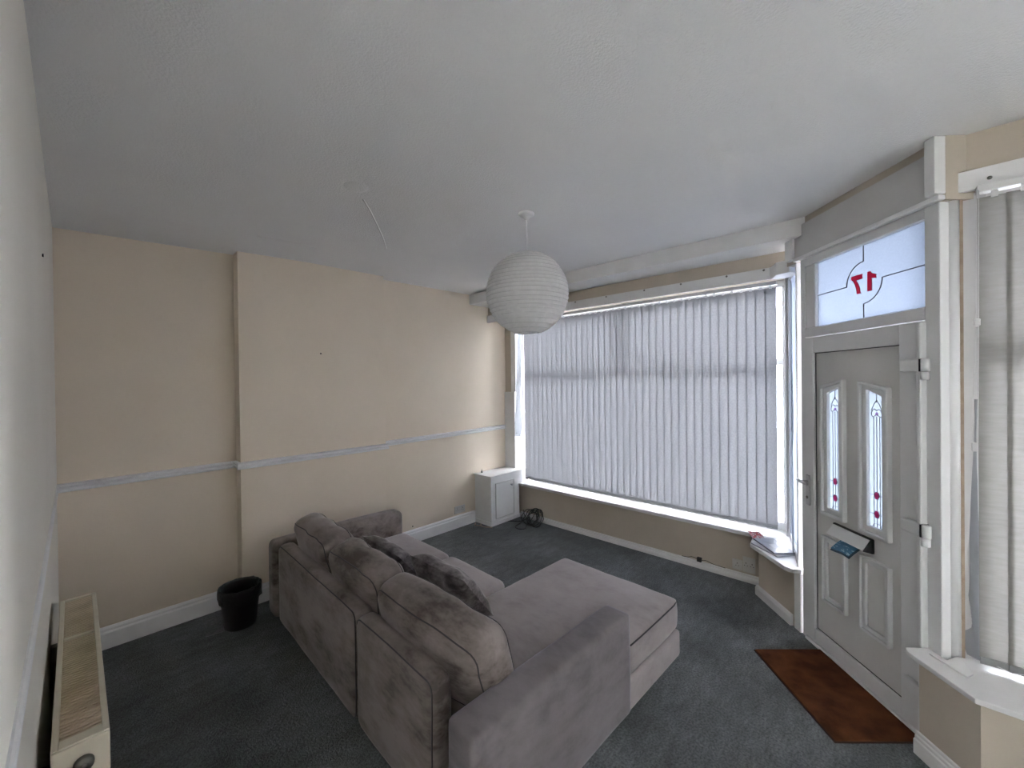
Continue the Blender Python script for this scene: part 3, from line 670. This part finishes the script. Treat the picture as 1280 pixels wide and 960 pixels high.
part('bleed_plug', B().lathe([(.001, -.016), (.017, -.016), (.020, -.010), (.020, 0)], 20, (.004, -.548, .565), 'y').lathe([(.001, -.020), (.007, -.020), (.007, -.015)], 8, (.004, -.548, .565), 'y'), BRASSG, rad, 'round metal plug')
for y in (.395, -.395): part('wall_bracket', B().box(-.0795, -.045, y-.015, y+.015, .10, .50, .002), BRASSG, rad)
for y in (.50, -.50): part('pipe', B().tube([(.0, y, .03), (.0, y, -.10)], .009, 10), WHITE, rad)

# ------------------------------------------------------------------ bin
bn = thing('waste_bin', 'small black waste bin with liner beside the sofa', 'bin', (.762, 3.305, 0))
part('bucket', B().lathe([(.001, .004), (.090, .0), (.094, .006), (.118, .245), (.122, .262), (.117, .264), (.112, .245), (.090, .012), (.001, .010)], 36), BLACKP, bn)
lb_ = B(); N = 48; R_ = []
for q, (r, z) in enumerate([(.1255, .185), (.128, .215), (.129, .250), (.127, .270), (.118, .272), (.110, .255), (.104, .20), (.095, .10), (.06, .03), (.01, .02)]):
    R_.append([lb_.bm.verts.new(((r+.004*noise.noise(Vector((j*.9, q*.4, 3))) + (.004*math.sin(j*1.3) if q == 0 else 0))*math.cos(2*PI*j/N), (r+.004*noise.noise(Vector((j*.9, q*.4, 3))))*math.sin(2*PI*j/N), z+.008*noise.noise(Vector((j*.5, q*.3, 8))))) for j in range(N)])
for i in range(len(R_)-1):
    for j in range(N):
        f = lb_.bm.faces.new((R_[i][j], R_[i][(j+1) % N], R_[i+1][(j+1) % N], R_[i+1][j])); f.smooth = True
part('liner', lb_, BINBAG, bn, 'black plastic bin liner')
# worn marks in the carpet
tag(part('carpet_patch', B().prism([(.565, 3.305), (.68, 3.285), (.69, 3.335), (.575, 3.355)], -.002, .0035, .001), WORN), 'small worn pale rectangle in the carpet near the bin', 'carpet patch')
tag(part('carpet_patch', B().prism([(.59, 3.44), (.66, 3.44), (.66, 3.56), (.59, 3.56)], -.002, .0035, .001), WORN), 'second worn pale rectangle in the carpet by the skirting', 'carpet patch')

# ------------------------------------------------------------------ corner cupboard
cu = thing('corner_cupboard', 'white boxed meter cupboard in the corner under the window end', 'cupboard', (3.46, 3.50, 0))
def lx(x): return x-3.46
def ly(y): return y-3.50
part('carcass', B().box(lx(3.222), lx(3.70), ly(3.362), ly(3.638), 0, .556, .003), WHITE, cu)
part('top', B().box(lx(3.205), lx(3.742), ly(3.350), ly(3.638), .556, .572, .003).box(lx(3.742), lx(3.872), ly(3.352), ly(3.466), .556, .572, .003), WHITE, cu)
part('side_box', B().box(lx(3.70), lx(3.872), ly(3.364), ly(3.466), .413, .556, .002), WHITE, cu)
dr = part('cupboard_door', B().box(lx(3.287), lx(3.582), ly(3.350), ly(3.362), .080, .478, .003), WHITE, cu)
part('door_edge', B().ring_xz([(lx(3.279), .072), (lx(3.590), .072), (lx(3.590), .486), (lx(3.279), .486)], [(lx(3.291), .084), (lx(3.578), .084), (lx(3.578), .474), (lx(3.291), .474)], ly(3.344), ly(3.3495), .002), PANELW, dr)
part('knob', B().lathe([(.001, -.030), (.011, -.028), (.013, -.020), (.006, -.012), (.006, 0)], 16, (lx(3.535), ly(3.349), .428), 'y'), CHROME, dr, 'small metal knob')
part('plinth', B().box(lx(3.212), lx(3.70), ly(3.352), ly(3.638), 0, .045, .003), WHITE, cu)
tag(part('cup_hook', B().lathe([(.001, .0), (.014, 0), (.010, .012), (.004, .02), (.005, .035), (.001, .036)], 12, (3.30, 3.60, .572)), BRASSG), 'tiny metal fitting standing on top of the corner cupboard', 'fitting')

# ------------------------------------------------------------------ sockets, cables
def socket(name, label, loc, rz, w_, h_, gang, cat='socket'):
    t = thing(name, label, cat, loc, rz, 'wall sockets')
    part('plate', B().box(-w_/2, w_/2, -.009, 0, -h_/2, h_/2, .003), SOCKET, t)
    for k in range(gang):
        cx = (k-(gang-1)/2)*w_/gang
        part('pin_holes', B().box(cx-.003, cx+.003, -.0096, -.008, .008, .016).box(cx-.013, cx-.007, -.0096, -.008, -.010, -.005).box(cx+.007, cx+.013, -.0096, -.008, -.010, -.005), BLACKP, t)
        part('switch', B().box(cx-.006, cx+.006, -.0125, -.008, h_*.22, h_*.22+.016, .001), SOCKET, t)
    return t
socket('wall_socket', 'white double wall socket above the skirting beside the corner cupboard', (2.987, YA, .20), 0, .150, .084, 2)
socket('wall_socket', 'smaller white socket under the wide window, farther from the door', (XW, .965, .112), -PI/2, .075, .085, 1)
socket('wall_socket', 'larger white socket box under the wide window, nearest the door', (XW, .878, .130), -PI/2, .090, .125, 2)
# coiled black cable
cl = thing('coiled_cable', 'loose coil of black cable lying on the carpet by the cupboard', 'cable', (3.60, 3.06, 0))
pts = []
for i in range(230):
    a = i*.245; k = i/230
    R1 = .118+.022*math.sin(i*.37)+.012*math.sin(i*1.1)
    pts.append((.085*math.cos(a*.0+.4)*0 + R1*math.cos(a)*.72+.02*math.sin(i*.07), (k-.5)*.10+.045*math.sin(i*.11)+R1*math.sin(a)*.55, .075+.062*math.sin(a*1.0+.9)+.012*math.sin(i*.31)))
part('coil', B().tube(pts, .0046, 6), CABLE, cl)
loop = [(-.10, .12, .005), (-.16, .20, .005), (-.12, .27, .005), (-.02, .25, .005), (.02, .19, .02), (.01, .12, .05)]
def smooth(P, n=8):
    P = [Vector(p) for p in P]; out = []
    for i in range(len(P)-1):
        a, b_, c, d = P[max(i-1, 0)], P[i], P[i+1], P[min(i+2, len(P)-1)]
        for k in range(n):
            t = k/n; out.append(.5*((2*b_)+(c-a)*t+(2*a-5*b_+4*c-d)*t*t+(3*b_-a-3*c+d)*t**3))
    return out+[P[-1]]
part('loose_loop', B().tube(smooth([(.0, .06, .05), (-.09, .02, .012), (-.185, -.03, .0055), (-.235, .01, .0055), (-.21, .09, .0055), (-.12, .10, .02), (-.02, .08, .06)]), .0046, 6), CABLE, cl)
part('loose_end', B().tube(smooth([(.02, .07, .06), (-.04, .16, .010), (-.09, .24, .0055), (-.13, .28, .0055)]), .0046, 6).tube(smooth([(.03, .08, .06), (.07, .17, .02), (.085, .215, .05), (.088, .225, .10)]), .0046, 6), CABLE, cl)
# small beige flex at the cupboard foot
tag(part('loose_flex', B().tube(smooth([(3.175, 3.58, .005), (3.13, 3.54, .005), (3.155, 3.48, .006), (3.185, 3.50, .012), (3.15, 3.45, .005), (3.175, 3.38, .005), (3.205, 3.335, .005)]), .006, 6), CABLEW), 'short beige flex lying at the foot of the corner cupboard', 'cable')
# black plug and wire by the window wall
pw = thing('cable_stub', 'short black cable end with connector on the skirting under the window', 'cable', (3.715, 1.262, .052))
part('connector', B().box(-.016, .012, -.022, .016, .004, .042, .005), BLACKP, pw)
part('wire', B().tube(smooth([(.0, .015, .025), (-.002, .06, .030), (.0, .10, .016), (.006, .15, .010)]), .0028, 6).tube(smooth([(.0, -.02, .020), (-.004, -.06, .030), (.002, -.12, .014), (.006, -.21, .008)]), .0024, 6), CABLE, pw)

# ------------------------------------------------------------------ doormat
mt = thing('doormat', 'brown coir doormat lying in front of the door', 'doormat', (2.695, .273, 0), DROT)
hx, hy = .315, .195
b = B().grid(lambda u, v: ((u*2-1)*hx, (v*2-1)*hy, .014+nz((u*3, v*3, 1), 2, .002)), 50, 30)
part('pile', B().box(-hx, hx, -hy, hy, .001, .013, .004), MAT, mt); part('edge', B().ring_xz([(0, 0)]*4, [(0, 0)]*4, 0, 0) if False else B().box(-hx-.006, hx+.006, -hy-.006, hy+.006, .0005, .006, .002), MATEDGE, mt); b.bm.free()

# ------------------------------------------------------------------ letters on the sill
SZ = .412
en = thing('plastic_mailer', 'grey plastic mailing bag with white address label on the sill by the door', 'parcel', (3.47, .655, SZ), math.radians(40))
part('bag', B().box(-.135, .135, -.075, .075, .011, .023, .005, 3), PLASTENV, en)
part('address_label', B().box(-.055, .015, -.030, .030, .0228, .0238), LETTERP, en, 'white address label')
e2 = thing('envelope', 'white envelope lying under the mailing bag on the sill', 'envelope', (3.435, .655, SZ), math.radians(52))
part('body', B().box(-.125, .125, -.075, .075, .001, .010, .003), LETTERP, e2); part('flap', B().prism([(-.125, .075), (.125, .075), (.0, .02)], .0095, .0108), LETTERP, e2)
e3 = thing('printed_leaflet', 'red and white printed leaflet beside the mailing bag', 'leaflet', (3.615, .795, SZ), math.radians(30))
part('sheet', B().grid(lambda u, v: ((u-.5)*.13, (v-.5)*.09, .006+.020*u+.003*math.sin(v*8)), 10, 8), REDPRINT, e3)

# ------------------------------------------------------------------ screw holes and small wall marks
def nail(label, loc, axis):
    b = B()
    b.lathe([(.001, -.004), (.0055, -.004), (.007, 0)], 10, (0, 0, 0), axis)
    o = part('screw_hole', b, GASKET); o.location = loc; tag(o, label, 'wall plug', 'holes and plugs in the walls')
nail('tiny dark plug hole high on the left wall', (XL+.005, 2.374, 2.153), 'x')
nail('tiny dark plug hole in the chimney breast', (1.417, YB, 1.904), 'y')
nail('tiny dark plug hole low on the wall beside the sofa arm', (2.365, YA, .169), 'y')
sc = B().lathe([(.001, -.004), (.006, -.004), (.008, 0)], 10, (0, 0, 0), 'x').mesh('screw_head'); sc.materials.append(BRASSG)
for y in (.70, .95, 1.30, 1.62, 2.0, 2.35, 2.8, 3.2): link('screw_head', sc, BAT1, (3.455, y, 2.443))
for y, z in ((-.185, 2.486), (-.285, 2.462)): link('screw_head', sc, BAT2, (2.572, y, z))

# ------------------------------------------------------------------ outside
struct('pavement', B().box(2.6, 9, -14, 24, -.30, -.14), PAVE, 'grey pavement outside the windows', 'pavement')
struct('road', B().box(9, 18, -14, 24, -.30, -.20), ROAD, 'tarmac street outside', 'road')
struct('porch_soffit', B().prism([W(-.25, -.13)[:2], (2.80, -.6), (4.0, -.6), (4.0, .40), (3.52, .40), W(.72, -.13)[:2]], 2.50, 2.62), RENDW, 'white soffit over the front door outside', 'soffit')
hs_ = thing('terraced_house', 'grey rendered house with slate roof across the street, seen past the blind', 'house', (20, 5, -.2))
part('upper_wall', B().box(0, 6, -16, 18, 3.55, 4.85), RENDER, hs_); part('lower_wall', B().box(-.05, 6, -16, 18, 0, 3.55), RENDW, hs_)
part('roof', B().add([(-.35, -16.3, 4.75), (-.35, 18.3, 4.75), (3, 18.3, 6.3), (3, -16.3, 6.3), (6.35, -16.3, 4.75), (6.35, 18.3, 4.75)], [(0,1,2,3), (3,2,5,4), (0,3,4), (1,5,2), (0,4,5,1)]), SLATE, hs_)
part('gutter', B().box(-.47, -.34, -16.3, 18.3, 4.70, 4.82, .02), RENDW, hs_)
for y in (-10, -6, -2, 2, 6, 10, 14):
    wnd = part('house_window', B().box(-.06, .0, y-.6, y+.6, 1.1, 2.5, .01), RENDW, hs_); part('pane', B().box(-.075, -.055, y-.52, y+.52, 1.18, 2.42), DARKGL, wnd)
